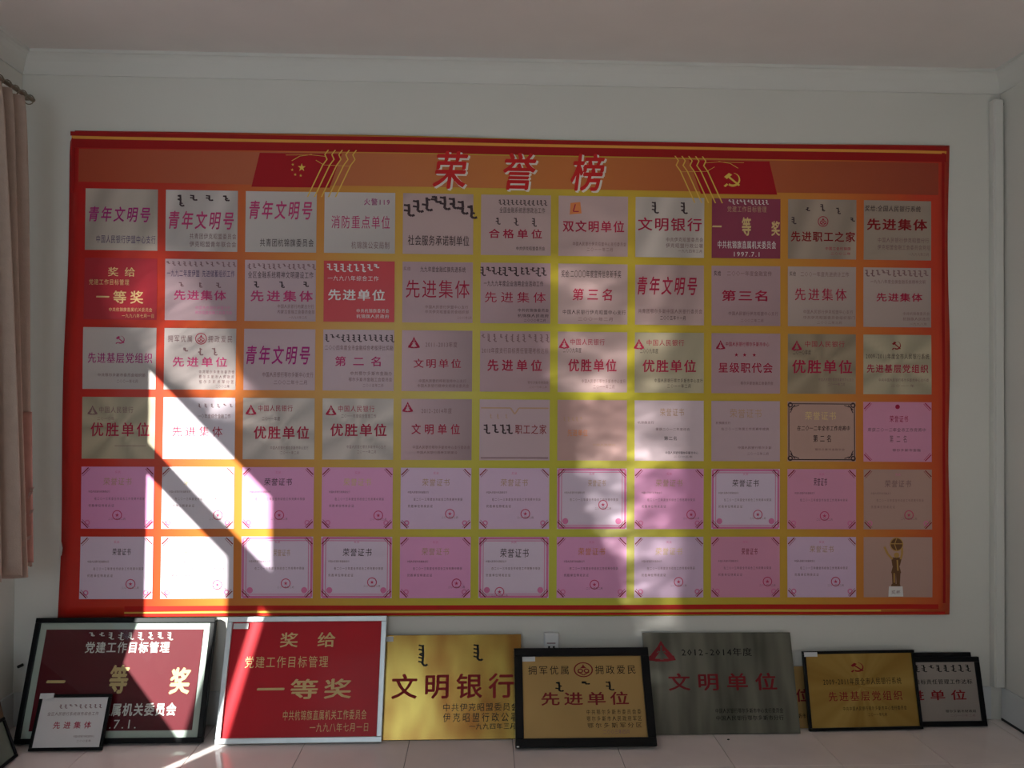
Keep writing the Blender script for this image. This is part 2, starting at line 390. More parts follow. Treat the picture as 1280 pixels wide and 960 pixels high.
box('pane', (RX0+.05, YB-.128, RZ0+.05), (RX1-.05, YB-.124, RZ1-.05), 'glass', wf)

# window_1 : fixed light above, two casements below
fx0, fx1 = -2.075, -2.025
win = struct(box('window_1', (fx0, WY0, WZ0), (fx1, WY1, WZ0+.055), 'frame'))
def wb(n, y0, y1, z0, z1, d=0): return box(n, (fx0-d, y0, z0), (fx1+d, y1, z1), 'frame', win, .003)
wb('window_frame', WY0, WY1, 2.185, WZ1); wb('window_frame', WY0, -1.858, WZ0+.055, 2.185); wb('window_frame', -.91, WY1, WZ0+.055, 2.185)
wb('transom', -1.858, -.91, 1.750, 1.835)
wb('mullion', -1.70, -1.552, WZ0+.055, 1.750)
wb('sash', -1.858, -1.70, 1.690, 1.750); 
for y0, y1, z0, z1 in ((-1.86, -.90, 1.83, 2.19), (-1.86, -1.70, .85, 1.69), (-1.552, -.90, .85, 1.75)):
    box('pane', (-2.052, y0, z0), (-2.048, y1, z1), 'glass', win)
box('handle', (fx1, -1.640, 1.15), (fx1+.03, -1.615, 1.29), 'alu', win, .004)
# cornice: stepped moulding profile run along back, left and right walls
prof = [(0, .088), (.007, .088), (.009, .078), (.012, .070), (.026, .040), (.040, .022), (.050, .014), (.058, .012), (.060, 0), (0, 0)]
def cornice(name, p0, p1, nrm):
    mb = MB(); n = len(prof); d = Vector(p1)-Vector(p0)
    for k in range(n):
        a, b = prof[k], prof[(k+1) % n]
        P = [Vector(p0)+Vector(nrm)*a[0]-Vector((0, 0, a[1])), Vector(p0)+Vector(nrm)*b[0]-Vector((0, 0, b[1]))]
        mb.quad([P[0], P[1], P[1]+d, P[0]+d], 'cornice')
    return struct(mb.build(name))
cornice('trim_1', (XL, 0, H), (XR, 0, H), (0, -1, 0))
cornice('trim_2', (XL, YB, H), (XL, 0, H), (1, 0, 0))
cornice('trim_3', (XR, YB, H), (XR, 0, H), (-1, 0, 0))
# skirting tiles
struct(box('baseboard_back', (XL, -.008, .004), (XR-.05, 0, .142), 'base', bev=.0015))
struct(box('baseboard_left', (XL, YB, .004), (XL+.008, -.009, .142), 'base', bev=.0015))
struct(box('baseboard_right', (XR-.008, YB, .010), (XR, -.009, .142), 'base', bev=.0015))
struct(box('trim_4', (XR-.010, YB, 0), (XR, -.012, .010), 'gap'))
# cable trunking in the right corner
tk = tag(box('cable_trunking', (2.192, -.034, .146), (2.238, -.0005, 2.678), 'wall', bev=.003), 'white vertical cable trunking running down the right corner of the wall', 'trunking')
o = box('cover_strip', (2.196, -.040, .148), (2.230, -.0345, 2.676), 'cornice', tk, .002)
mb = MB(); mb.box((2.2385, -.024, 2.655), (2.2445, -.004, 2.667), 'dark'); mb.build('screw_hole', tk)['label'] = 'small dark hole at the top end'

# ================================================================== BANNER
BX0, BX1, BZ0, BZ1 = -1.7436, 2.0076, 1.383-.9302, 1.383+1.0951
def wav(x, z):
    a = .0030*math.sin(3.1*x+.8*z+.4)+.0022*math.sin(6.3*x-3.7*z)+.0012*math.sin(11*z+2*x)+.0022*math.sin(2.1*z+1)
    e = max(0, (BX0+.22)-x)/.22
    a += .006*e*e*math.sin(5*z+.7)+.003*e
    a += .010*max(0, 1-abs(x-1.93)/.1)*max(0, 1-abs(z-.62)/.3)
    return -.0105-a*.8
L0 = .0009
def bmap(x, y, z): return (x, wav(x, z)-y, z)       # y carries the layer height
bt = thing('banner', 'large red, orange and yellow honour-roll banner with rows of printed award pictures on the wall', 'banner', Matrix.Translation((0, 0, 0)))
# backing sheet with slightly irregular left edge
NX, NZ = 76, 44; mb = MB(); idx = {}
for i in range(NX+1):
    for j in range(NZ+1):
        u, v = i/NX, j/NZ; z = BZ0+(BZ1-BZ0)*v
        x0 = BX0+.002*math.sin(v*11)+.010*v-.010*(1-v); x1 = BX1+.004*math.sin(v*14)
        if v > .975: x0 += .02*(v-.975)/.025
        x = x0+(x1-x0)*u; zz = z+(.004*math.sin(u*7)*(1 if v > .5 else .3))*(abs(v-.5)*2)**6
        for s_ in (0, 1): idx[i, j, s_] = len(mb.v)+s_
        mb.v.append((x, wav(x, zz), zz)); mb.v.append((x, wav(x, zz)+.0006, zz))
sl = mb.slot('banner')
for i in range(NX):
    for j in range(NZ):
        mb.f.append((idx[i,j,0], idx[i+1,j,0], idx[i+1,j+1,0], idx[i,j+1,0])); mb.mi.append(sl)
        mb.f.append((idx[i,j,1], idx[i,j+1,1], idx[i+1,j+1,1], idx[i+1,j,1])); mb.mi.append(sl)
for i in range(NX):
    for j, q in ((0, 1), (NZ, -1)):
        f = (idx[i,j,0], idx[i,j,1], idx[i+1,j,1], idx[i+1,j,0]); mb.f.append(f[::q]); mb.mi.append(sl)
for j in range(NZ):
    for i, q in ((0, -1), (NX, 1)):
        f = (idx[i,j,0], idx[i,j,1], idx[i,j+1,1], idx[i,j+1,0]); mb.f.append(f[::q]); mb.mi.append(sl)
mb.build('backing_sheet', bt, smooth=True)
def strip(name, x0, x1, z0, z1, m, layer, parent, nx=None, nz=None, colfn=None, smooth=True):
    nx = nx or max(1, int((x1-x0)/.06)); nz = nz or max(1, int((z1-z0)/.06)); mb = MB(); cols = []
    for i in range(nx+1):
        for j in range(nz+1):
            x = x0+(x1-x0)*i/nx; z = z0+(z1-z0)*j/nz; mb.v.append(bmap(x, layer*L0, z))
            if colfn: cols.append(colfn(i/nx, 1-j/nz))
    for i in range(nx):
        for j in range(nz):
            a = i*(nz+1)+j; mb.f.append((a, a+nz+1, a+nz+2, a+1)); mb.mi.append(mb.slot(m))
    o = mb.build(name, parent, smooth=smooth)
    if colfn:
        ca = o.data.color_attributes.new('print', 'FLOAT_COLOR', 'POINT')
        for k, c in enumerate(cols): ca.data[k].color = (*c, 1)
    return o
CX0, CZ1, PW, PH, CW, CH = -1.6678, 1.383+.8533, .3300, .2900, .2970, .2570
HZ0 = CZ1+.028
strip('header_panel', BX0+.045, BX1-.045, HZ0, BZ1-.075, 'header', 1, bt)
strip('border_stripe', BX0+.01, BX1-.006, BZ1-.022, BZ1-.004, 'edge', 1, bt, nz=1)
strip('border_stripe', BX0+.022, BX1-.012, BZ1-.070, BZ1-.034, 'edge', 1, bt, nz=1)
strip('border_stripe', BX0+.015, BX1-.010, BZ1-.034, BZ1-.022, 'stripeline', 1, bt, nz=1)
strip('border_stripe', BX0+.26, BX1-.05, BZ0+.026, BZ0+.046, 'stripe', 1, bt, nz=1)
strip('border_stripe', BX0+.26, BX1-.3, BZ0+.016, BZ0+.022, 'Y', 1, bt, nz=1)
strip('border_stripe', BX0+.26, BX1-.02, BZ0+.004, BZ0+.014, 'stripe', 1, bt, nz=1)
strip('border_stripe', BX0+.016, BX0+.028, CZ1-.02, BZ1-.03, 'edge', 1, bt, nx=1)
strip('border_stripe', BX1-.030, BX1-.018, BZ0+.05, BZ1-.03, 'edge', 1, bt, nx=1)

def rect_mp(x0, z1, wd, ht, base):
    def f(px, py, layer):
        return bmap(x0+wd*px/100, (base+layer)*L0, z1-ht*py/100)
    return f
# title, three characters with a white shadow
sh = Sheet(rect_mp(-.2225, 2.425, .7, .168, 2))
for ch, x in zip('荣誉榜', (0, 41.5, 83.5)):
    sh.text(ch, x+1.0, x+22.4, 3.5, 103.5, 'titlewhite', bold=.030, k=.96, shear=.14, layer=0, res=3, name='title_shadow')
    sh.text(ch, x, x+21.4, 0, 100, 'title', bold=.020, k=.96, shear=.14, layer=1, res=3, name='title_character')
sh.build('title_lettering', bt)
# flags
def flag(x0, x1, left):
    wdt = x1-x0; base = rect_mp(x0, 2.415, wdt, .20, 2)
    mp = base if left else (lambda px, py, l: base(100-px, py, l))
    class FS(Sheet):
        def poly(s, pts, m, layer=0):
            s.mb.quad([s.mp(x, y, layer) for x, y in (reversed(pts) if left else pts)], m)
    f = FS(mp); n = 12
    for k in range(n):
        a, b = k/n, (k+1)/n
        f.poly([(8+82*a, 8), (8+82*b, 8), (0+78*b, 80), (0+78*a, 80)], 'flagred', 0)
    fo = f.build('flag', bt)
    p = FS(mp)
    for k in range(5):
        xx = 74+7.0*k; 
        p.line([(xx+2.5, 0), (xx-1, 10), (xx+1.2, 20), (xx-3, 32), (xx-18, 100)], 1.3, 'Y', 1)
    p.line([(34, 12), (60, 11), (74, 14)], .9, 'Y', 1); p.line([(40, 24), (48, 14), (60, 10)], .9, 'Y', 1); p.line([(64, 22), (72, 32), (98, 34)], .7, 'Y', 1)
    p.build('flagpole', fo)
    e = FS(mp)
    if left:
        e.star(50, 38, 9, 'Y', 1, ar=2.2)
        for x, y in ((41, 32), (40.5, 43), (43.5, 53), (49, 55)): e.star(x, y, 3.2, 'Y', 1, ar=2.2)
        e.build('star', fo)
    else:
        # mirrored flag carries an upright emblem
        q = Sheet(rect_mp(x0+wdt*.44, 2.415-.062, .09, .072, 3)); q.emblem_party(50, 50, 42, 'Y', 0); q.build('emblem', fo)
    return fo
flag(-.985, -.565, True)['label'] = 'printed red flag with five gold stars and gold poles'
flag(.83, 1.255, False)['label'] = 'printed red flag with a gold hammer and sickle and gold poles'

# -------- the 66 printed award pictures
def lerp(a, b, t): return tuple(x+(y-x)*t for x, y in zip(a, b))
BGS = {
 'grey': (.42, .36, .31), 'grey2': (.47, .42, .40), 'warm': (.40, .31, .28), 'pinkgrey': (.44, .31, .30), 'mauve': (.46, .33, .36),
 'mauve2': (.40, .26, .28), 'olive': (.38, .33, .23), 'olive2': (.28, .22, .15), 'silver': (.48, .42, .38), 'brown': (.32, .25, .20), 'lilacwhite': (.62, .56, .62),
 'red': (.50, .02, .03), 'deepred': (.36, .018, .03), 'maroon': (.24, .03, .07), 'pinkcert': (.66, .28, .50), 'pinkcert2': (.60, .25, .38), 'lilac': (.60, .42, .58),
 'lilac2': (.62, .50, .62), 'pale': (.58, .46, .50), 'peach': (.46, .28, .26), 'tan': (.42, .26, .22)}
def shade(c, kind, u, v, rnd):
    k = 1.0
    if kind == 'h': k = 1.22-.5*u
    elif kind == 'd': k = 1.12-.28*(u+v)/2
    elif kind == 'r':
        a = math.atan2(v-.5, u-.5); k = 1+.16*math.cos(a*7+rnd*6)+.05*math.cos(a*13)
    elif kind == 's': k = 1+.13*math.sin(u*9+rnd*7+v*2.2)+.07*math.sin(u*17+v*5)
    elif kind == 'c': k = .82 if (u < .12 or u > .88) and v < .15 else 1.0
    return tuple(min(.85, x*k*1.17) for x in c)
Bk = '中国人民银行'
def bank(s, year, big, xs, ys, c='R', lx=14, tx0=22, tx1=68, yc=None):
    s.emblem_bank(lx, 20, 9, 'R'); s.text(Bk, tx0, tx1, 11, 22, 'R' if c == 'R' else 'k', bold=.004)
    if year: s.text(year, 7, 34, 26, 35, 'K', bold=0)
    s.text(big, xs[0], xs[1], ys[0], ys[1], 'R', bold=.02)
def foot(s, a=38, b=97, y=78, c='K', t1='中国人民银行鄂尔多斯市中心支行', t2='二〇一一年二月', h=7):
    s.text(t1, a, b, y, y+h, c, bold=0, k=.85); s.text(t2, (a+b)/2-(b-a)*.24, (a+b)/2+(b-a)*.26, y+h+2, y+2*h+2, c, bold=0, k=.85)
def lin(a, b, n): return [a+(b-a)*k/(n-1) for k in range(n)]
def qn(s, xs, ys, c='M'): s.text('青年文明号', xs[0], xs[1], ys[0], ys[1], c, bold=.018, shear=.16, k=.86)
def c11(s): qn(s, (3, 92), (28, 54), 'M'); s.text('中国人民银行伊盟中心支行', 15, 98, 75, 89, 'V', bold=.004)
def c12(s): s.mongol((20, 38, 60, 83), 8, 27, 6, 'K', 3); qn(s, (2, 97), (33, 64), 'P'); s.text('共青团伊克昭盟委员会', 33, 99, 70, 80, 'k', bold=0); s.text('伊克昭盟青年联合会', 33, 99, 83, 93, 'k', bold=0)
def c13(s): qn(s, (3, 96), (14, 46), 'P'); s.text('共青团杭锦旗委员会', 20, 97, 77, 91, 'K', bold=.004)
def c14(s): s.text('火警119', 55, 93, 9, 21, 'M', bold=0); s.text('消防重点单位', 9, 94, 37, 60, 'P', bold=.004); s.text('杭锦旗公安局制', 38, 93, 80, 93, 'k', bold=0)
def c15(s): s.mongol(lin(8, 97, 8), 4, 26, 9, 'K', 5, arc=14); s.text('社会服务承诺制单位', 7, 95, 68, 86, 'K', bold=.012, k=.95)
def c16(s): s.mongol(lin(27, 92, 12), 8, 17, 3, 'K', 6); s.text('全国金融系统思想政治工作', 26, 92, 20, 30, 'K', bold=.004); s.mongol((24, 50, 76), 38, 52, 4, 'K', 7); s.text('合格单位', 9, 90, 56, 72, 'R', bold=.02, k=.8); s.text('中共伊克昭盟委员会', 50, 92, 85, 92, 'K', bold=0)
def c17(s): s.poly([(17, 12), (31, 10), (33, 29), (16, 31)], 'O'); s.line([(24, 14), (21, 26), (29, 26)], 1.5, 'R', 1); s.text('双文明单位', 5, 96, 40, 60, 'R', bold=.02); foot(s, 20, 98, 76, 'k', '中国人民银行伊克昭盟中心支行委员会')
def c18(s): s.mongol((28, 70), 8, 27, 6, 'K', 8); s.text('文明银行', 2, 98, 33, 56, 'R', bold=.018); s.text('中共伊克昭盟委员会', 44, 99, 66, 74, 'k', bold=0); s.text('伊克昭盟行政公署', 44, 99, 76, 84, 'k', bold=0); s.text('一九九四年三月', 62, 98, 86, 92, 'k', bold=0)
def c19(s): s.mongol(lin(26, 80, 11), 2, 10, 2.6, 'W', 9); s.text('党建工作目标管理', 22, 80, 12, 23, 'g', bold=0); s.text('一', 0, 15, 38, 56, 'G', bold=.04); s.text('等', 43, 58, 30, 62, 'G', bold=.03); s.text('奖', 86, 100, 36, 62, 'G', bold=.03); s.text('中共杭锦旗直属机关委员会', 8, 94, 70, 84, 'W', bold=.01); s.text('1997.7.1', 30, 72, 87, 98, 'W', bold=0)
def c1a(s): s.mongol((8, 28, 50, 73, 94), 8, 21, 4, 'K', 10, arc=22); s.emblem_ring(51, 37, 9, 'R'); s.text('先进职工之家', 3, 99, 53, 71, 'brownred', bold=.022); s.text('中国工会杭锦旗', 54, 92, 79, 85, 'R', bold=0); s.text('二〇〇二年', 62, 92, 88, 93, 'R', bold=0)
def c1b(s): s.text('奖给:全国人民银行系统', 1, 85, 8, 19, 'K', bold=.01, shear=.1); s.text('先进集体', 3, 95, 30, 50, 'brownred', bold=.03); s.text('中国人民银行伊克昭盟分行', 20, 97, 62, 71, 'k', bold=0); s.text('伊克昭盟金融工会委员会党组', 20, 99, 74, 83, 'k', bold=0); s.text('一九九六年三月', 66, 97, 87, 93, 'k', bold=0)
def c21(s): s.text('奖给', 28, 74, 14, 30, 'G', bold=.012, k=.65); s.text('党建工作目标管理', 6, 62, 34, 44, 'G', bold=0); s.text('一等奖', 14, 84, 52, 74, 'G', bold=.02, k=.8); s.text('中共杭锦旗直属机关委员会', 34, 94, 80, 87, 'G', bold=0); s.text('一九九八年七月一日', 52, 97, 90, 97, 'G', bold=0)
def c22(s): s.mongol(lin(4, 96, 13), 4, 12, 3, 'k', 12); s.text('一九九二年度伊盟 先进储蓄组织工作', 2, 97, 17, 29, 'V', bold=0); s.mongol((22, 48, 74), 38, 46, 4, 'k', 13); s.text('先进集体', 11, 86, 50, 67, 'P', bold=.02); s.text('中国人民银行伊盟分行', 42, 92, 76, 82, 'p', bold=0); s.text('伊克昭盟金融工会委员会', 42, 94, 84, 90, 'p', bold=0)
def c23(s): s.mongol(lin(6, 97, 14), 6, 15, 3, 'k', 14); s.text('全区金融系统精神文明建设工作', 4, 97, 18, 30, 'K', bold=.004); s.mongol((16, 52, 86), 35, 45, 4.5, 'K', 15); s.text('先进集体', 6, 98, 49, 68, 'P', bold=.02, k=.85); s.text('中国人民银行内蒙古分行', 46, 98, 72, 79, 'k', bold=0); s.text('内蒙古金融工会委员会部', 46, 99, 81, 88, 'k', bold=0); s.text('一九九六年三月', 62, 88, 91, 96, 'k', bold=0)
def c24(s): s.mongol(lin(8, 74, 8), 5, 18, 4.5, 'W', 16); s.text('一九九八年综合工作', 5, 78, 24, 33, 'W', bold=0); s.text('先进单位', 5, 88, 46, 65, 'W', bold=.022); s.text('中共杭锦旗委员会', 46, 93, 78, 85, 'W', bold=0); s.text('杭锦旗人民政府', 46, 93, 87, 94, 'W', bold=0)
def c25(s): s.text('奖给', 1, 12, 8, 15, 'k', bold=0); s.text('九九年度金融红旗先进系统', 25, 90, 7, 17, 'K', bold=0); s.text('先进集体', 3, 97, 28, 60, 'R', bold=.008); s.text('中国人民银行伊盟中心支行', 32, 94, 71, 77, 'k', bold=0); s.text('中共伊克昭盟委员会组织部', 32, 95, 79, 85, 'k', bold=0); s.text('二〇〇〇年三月', 78, 99, 89, 94, 'k', bold=0)
def c26(s): s.mongol(lin(3, 90, 12), 7, 22, 4.5, 'K', 18); s.text('一九九九年度企业信用企业活动工作', 4, 90, 29, 39, 'K', bold=0); s.text('先进集体', 3, 96, 47, 66, 'R', bold=.006, k=.8); s.text('中共杭锦旗委员会', 53, 98, 75, 81, 'K', bold=0); s.text('杭锦旗人民政府', 53, 98, 84, 90, 'K', bold=0); s.text('二〇〇〇年二月', 62, 94, 92, 97, 'K', bold=0)
def c27(s): s.text('奖给:二〇〇〇年度宣传信息新手奖', 4, 91, 10, 23, 'K', bold=.002); s.text('第三名', 18, 82, 40, 61, 'R', bold=.014, k=.8, shear=.06); s.text('中国人民银行伊克昭盟中心支行', 6, 98, 76, 84, 'K', bold=0); s.text('二〇〇一年二月', 28, 80, 88, 95, 'k', bold=0)
def c28(s): qn(s, (1, 92), (18, 50), 'R'); s.text('共青团鄂尔多斯中国人民银行委员会', 4, 98, 73, 81, 'k', bold=0); s.text('二〇〇五年十一月', 36, 74, 84, 92, 'K', bold=0)
def c29(s): s.text('奖给', 3, 14, 8, 17, 'K', bold=.01); s.text('二〇〇一年度金融宣传', 22, 88, 8, 17, 'k', bold=0); s.text('第三名', 13, 85, 40, 59, 'R', bold=.022, k=.9); s.text('中国人民银行伊克昭盟中心支行', 24, 97, 76, 83, 'k', bold=0); s.text('二〇〇二年二月', 42, 76, 88, 94, 'k', bold=0)
def c2a(s): s.text('奖给', 2, 12, 8, 16, 'K', bold=0); s.text('二〇〇一年度先进统计工作', 18, 90, 8, 17, 'k', bold=0); s.text('先进集体', 8, 88, 35, 57, 'R', bold=.012, k=.85); s.text('中国人民银行伊克昭盟中心支行', 22, 96, 72, 79, 'k', bold=0); s.text('中共伊克昭盟委员会组织部门', 22, 99, 82, 88, 'k', bold=0); s.text('二〇〇二年三月', 42, 80, 91, 96, 'k', bold=0)
def c2b(s): s.mongol(lin(5, 92, 12), 4, 15, 4, 'k', 22); s.text('一九九八年度全旗金融系统精神文明', 10, 92, 20, 27, 'k', bold=0); s.text('先进集体', 18, 88, 42, 57, 'R', bold=.02); s.text('中共杭锦旗委员会', 58, 98, 74, 80, 'k', bold=0); s.text('杭锦旗人民政府', 58, 98, 83, 89, 'k', bold=0); s.text('一九九八年', 68, 94, 92, 97, 'k', bold=0)
def c31(s): s.emblem_party(51, 20, 6.5, 'P'); s.text('先进基层党组织', 6, 96, 40, 58, 'M', bold=.012); s.text('中共鄂尔多斯市委员会组织部', 20, 86, 74, 80, 'k', bold=0); s.text('二〇〇一年七月', 46, 76, 84, 90, 'k', bold=0)
def shuang(s, c1='K', c2='R'):
    s.text('拥军优属', 4, 40, 11, 23, c1, bold=.004, k=.85); s.emblem_ring(51, 17, 9.5, c2); s.text('拥政爱民', 60, 96, 11, 23, c1, bold=.004, k=.85)
def c32(s): shuang(s, 'k'); s.mongol((29, 50, 70), 32, 44, 4.5, 'k', 24); s.text('先进单位', 10, 90, 46, 63, 'P', bold=.016, k=.85); [s.text(t, 48, 99, y, y+6, 'k', bold=0, k=.7) for t, y in (('中共鄂尔多斯市委员会', 68), ('鄂尔多斯市人民政府', 76), ('鄂尔多斯市军分区', 84))]; s.text('二〇〇三年', 72, 92, 92, 97, 'k', bold=0)
def c33(s): qn(s, (1, 95), (26, 58), 'M'); s.text('中国人民银行鄂尔多斯中心支行', 26, 98, 70, 79, 'k', bold=0); s.text('二〇〇二年十二月', 42, 90, 83, 91, 'k', bold=0)
def c34(s): s.mongol(lin(5, 97, 13), 8, 20, 3.6, 'K', 26); s.text('二〇〇四年度全市金融综合考核评比奖励', 2, 99, 25, 34, 'k', bold=0); s.text('第二名', 12, 88, 43, 60, 'P', bold=.016, k=.65); s.text('中共鄂尔多斯市金融办', 38, 98, 68, 75, 'k', bold=0); s.text('鄂尔多斯市金融工会委员会', 36, 98, 78, 85, 'k', bold=0); s.text('二〇〇五年二月', 56, 86, 88, 94, 'k', bold=0)
def c35(s): s.emblem_bank(17, 21, 10, 'R'); s.text('2011-2013年度', 33, 79, 18, 28, 'k', bold=0); s.text('文明单位', 15, 86, 46, 62, 'R', bold=.012, k=.85); s.text('中国人民银行呼和浩特中心支行', 24, 92, 80, 86, 'k', bold=0); s.text('中国人民银行精神文明建设委员会', 22, 96, 88, 94, 'k', bold=0)
def c36(s): s.mongol(lin(4, 96, 12), 5, 18, 3, 'k', 27); s.text('2010年度支行目标责任管理考核达标', 2, 98, 27, 37, 'k', bold=0); s.text('先进单位', 8, 91, 46, 66, 'R', bold=.022, k=.8); s.text('鄂尔多斯市财政局', 68, 98, 82, 87, 'k', bold=0); s.text('二〇一〇年二月', 70, 96, 90, 94, 'k', bold=0)
def c37(s): bank(s, '二〇〇九年度', '优胜单位', (14, 86), (44, 66), lx=9, tx0=17, tx1=68); foot(s, 34, 98, 78, 'k')
def c38(s): bank(s, '二〇〇九年度', '优胜单位', (10, 90), (44, 66), lx=6, tx0=16, tx1=72); foot(s, 28, 99, 76, 'K')
def c39(s): s.emblem_bank(13, 20, 8, 'R'); s.text('中国人民银行鄂尔多斯市中心', 20, 84, 14, 22, 'R', bold=0); [s.star(x, 36, 3.5, 'R') for x in (36, 48, 62)]; s.text('星级职代会', 9, 90, 48, 66, 'R', bold=.014); s.text('鄂尔多斯金融工会委员会', 42, 90, 80, 86, 'k', bold=0)
def c3a(s): bank(s, '二〇一〇年度', '优胜单位', (5, 96), (42, 66), lx=13, tx0=24, tx1=84); foot(s, 45, 97, 73, 'k', h=6)
def c3b(s): s.emblem_party(49, 18, 7, 'brownred'); s.text('2009-2011年度全市人民银行系统', 3, 97, 31, 41, 'K', bold=.004); s.text('先进基层党组织', 4, 96, 49, 64, 'R', bold=.016); s.text('中共中国人民银行鄂尔多斯市中心支行委', 22, 96, 73, 79, 'k', bold=0); s.text('二〇一一年', 40, 75, 83, 88, 'k', bold=0)
def c41(s): s.emblem_bank(14, 22, 8, 'k'); s.text(Bk, 22, 70, 15, 26, 'k', bold=.004); s.text('二〇一〇年', 20, 44, 32, 38, 'k', bold=0); s.text('优胜单位', 10, 94, 40, 64, 'R', bold=.014, k=.88); s.line([(45, 79), (88, 79)], .8, 'k')
def c42(s): s.mongol(lin(50, 94, 6), 10, 16, 2.5, 'k', 31); s.text('一〇年度综合金融工作', 48, 94, 26, 34, 'k', bold=0); s.text('先进集体', 10, 85, 46, 64, 'R', bold=.008, k=.8)
def c43(s): bank(s, '', '优胜单位', (14, 94), (45, 67), lx=11, tx0=20, tx1=70); s.text('二〇一一年度', 26, 52, 30, 37, 'k', bold=0); foot(s, 38, 92, 78, 'k', h=6)
def c44(s): bank(s, '', '优胜单位', (10, 92), (40, 62), lx=12, tx0=21, tx1=74); s.text('二〇一一年度综合管理工作', 26, 76, 25, 32, 'k', bold=0); foot(s, 34, 90, 76, 'k', h=6)
def c45(s): s.emblem_bank(9, 14, 9, 'R'); s.text('2012-2014年度', 28, 72, 14, 24, 'k', bold=0); s.text('文明单位', 12, 86, 40, 58, 'R', bold=.014, k=.75); s.text('中国人民银行鄂尔多斯市中心支行委员会', 16, 98, 76, 82, 'k', bold=0); s.text('中国人民银行精神文明建设', 22, 80, 85, 90, 'k', bold=0)
def c46(s): s.line([(2, 14), (44, 14), (50, 24), (56, 14), (98, 14)], 2.2, 'g'); s.line([(2, 96), (98, 96)], 1.6, 'k'); s.mongol((10, 22, 33, 42), 41, 58, 5.5, 'K', 33); s.text('职工之家', 50, 96, 40, 57, 'brownred', bold=.01); s.mongol((16, 26, 38), 24, 32, 2, 'g', 34)
def c47(s): s.mongol(lin(10, 34, 5), 28, 36, 2, 'g', 35); s.text('先进单位', 14, 44, 48, 60, 'O', bold=0); s.text('中国人民银行', 50, 84, 72, 76, 'g', bold=0)
def rz(s, x0=36, x1=70, y0=12, y1=25, c='g'): s.text('荣誉证书', x0, x1, y0, y1, c, bold=.004)
def c48(s): rz(s, 36, 72, 12, 26); s.text('杭锦旗支行', 4, 28, 34, 39, 'k', bold=0); s.text('荣获二〇一二年度综合', 30, 80, 45, 50, 'k', bold=0); s.text('第二名', 42, 62, 59, 66, 'K', bold=0); s.text('中国人民银行鄂尔多斯市中心', 44, 92, 84, 89, 'K', bold=0); s.text('二〇一三年', 56, 84, 91, 95, 'k', bold=0)
def c49(s): rz(s, 26, 74, 12, 28); s.text('杭锦旗支行', 6, 28, 34, 39, 'k', bold=0); s.text('在二〇一二年度工作竞赛中成绩', 14, 84, 44, 49, 'k', bold=0); s.text('中国人民银行鄂尔多斯', 38, 88, 75, 80, 'k', bold=0); s.text('二〇一三年二月', 52, 84, 85, 90, 'k', bold=0)
def ornate(s):
    s.line([(3, 4), (97, 4)], 1.4, 'K'); s.line([(3, 97), (97, 97)], 1.6, 'K'); s.line([(2, 4), (2, 97)], 1.2, 'K'); s.line([(98, 4), (98, 97)], 1.2, 'K')
    for x, y, a, b in ((4, 6, 1, 1), (96, 6, -1, 1), (4, 95, 1, -1), (96, 95, -1, -1)):
        s.disc(x, y, 4.5, 'K', r2=2.5, n=10); s.line([(x, y+b*8), (x+a*7, y)], 1.6, 'K'); s.line([(x, y+b*13), (x+a*3, y+b*6)], 1.2, 'K'); s.line([(x+a*13, y), (x+a*6, y+b*3)], 1.2, 'K')
def c4a(s): ornate(s); rz(s, 25, 72, 16, 31, 'G'); s.text('在二〇一二年全市工作竞赛中', 14, 92, 40, 49, 'K', bold=.012, shear=.15); s.text('第二名', 36, 66, 55, 68, 'K', bold=.012, k=.7); s.text('鄂尔多斯市金融学会', 40, 84, 78, 82, 'k', bold=0)
def corners(s, c='R'):
    for x, y, a, b in ((0, 0, 1, 1), (100, 0, -1, 1), (0, 100, 1, -1), (100, 100, -1, -1)):
        s.line([(x+a*1, y+b*12), (x+a*10, y+b*1.5)], 1.5, c, 1)
        s.line([(x+a*2.2, y+b*15), (x+a*12, y+b*3)], .6, c, 1)
def redframe(s):
    for q, wd, c in ((2.2, 3.6, 'p'), (6.5, 1.2, 'p')):
        s.line([(q, q), (100-q, q)], wd, c); s.line([(q, 100-q), (100-q, 100-q)], wd, c); s.line([(q, q), (q, 100-q)], wd*.85, c); s.line([(100-q, q), (100-q, 100-q)], wd*.85, c)
    for x, y in ((12, 87), (88, 87)): s.disc(x, y, 5, 'p', n=14)
def cert(kind, sx=78, sy=78, title=(30, 70, 17, 30), dark='g', body=2):
    def f(s):
        corners(s, 'brownred')
        if kind == 'F': redframe(s)
        else:
            for x in (9, 91): s.disc(x, 90, 4.5, 'p', r2=2.5, n=10)
        s.text('奖状', 46, 54, 6, 11, 'p', bold=0)
        x0, x1, y0, y1 = title; s.text('荣誉证书', x0, x1, y0, y1, dark, bold=.008, shear=.08)
        s.text('中国人民银行杭锦旗支行', 10, 40, 38, 42, 'k', bold=0)
        s.text('在二〇一三年度全市综合工作竞赛中荣获', 18, 88, 49, 54, 'k', bold=0, k=.8)
        if body > 1: s.text('优胜单位特发此证', 10, 46, 60, 65, 'k', bold=0, k=.8)
        s.disc(sx, sy, 8, 'seal', r2=6.6, n=16); s.star(sx, sy, 3.5, 'seal')
        s.text('二〇一四年二月', sx-12, sx+12, sy+4, sy+8, 'k', bold=0, layer=1)
    return f
def c4b(s): corners(s, 'R'); s.disc(50, 8, 4, 'R', n=10); s.text('荣誉证书', 38, 66, 22, 34, 'R', bold=0); s.text('荣获二〇一二年全市工作竞赛中', 6, 92, 43, 50, 'k', bold=0, shear=.1); s.text('第二名', 36, 66, 55, 68, 'k', bold=.004, k=.6); s.text('鄂尔多斯市金融', 42, 84, 78, 83, 'k', bold=0)
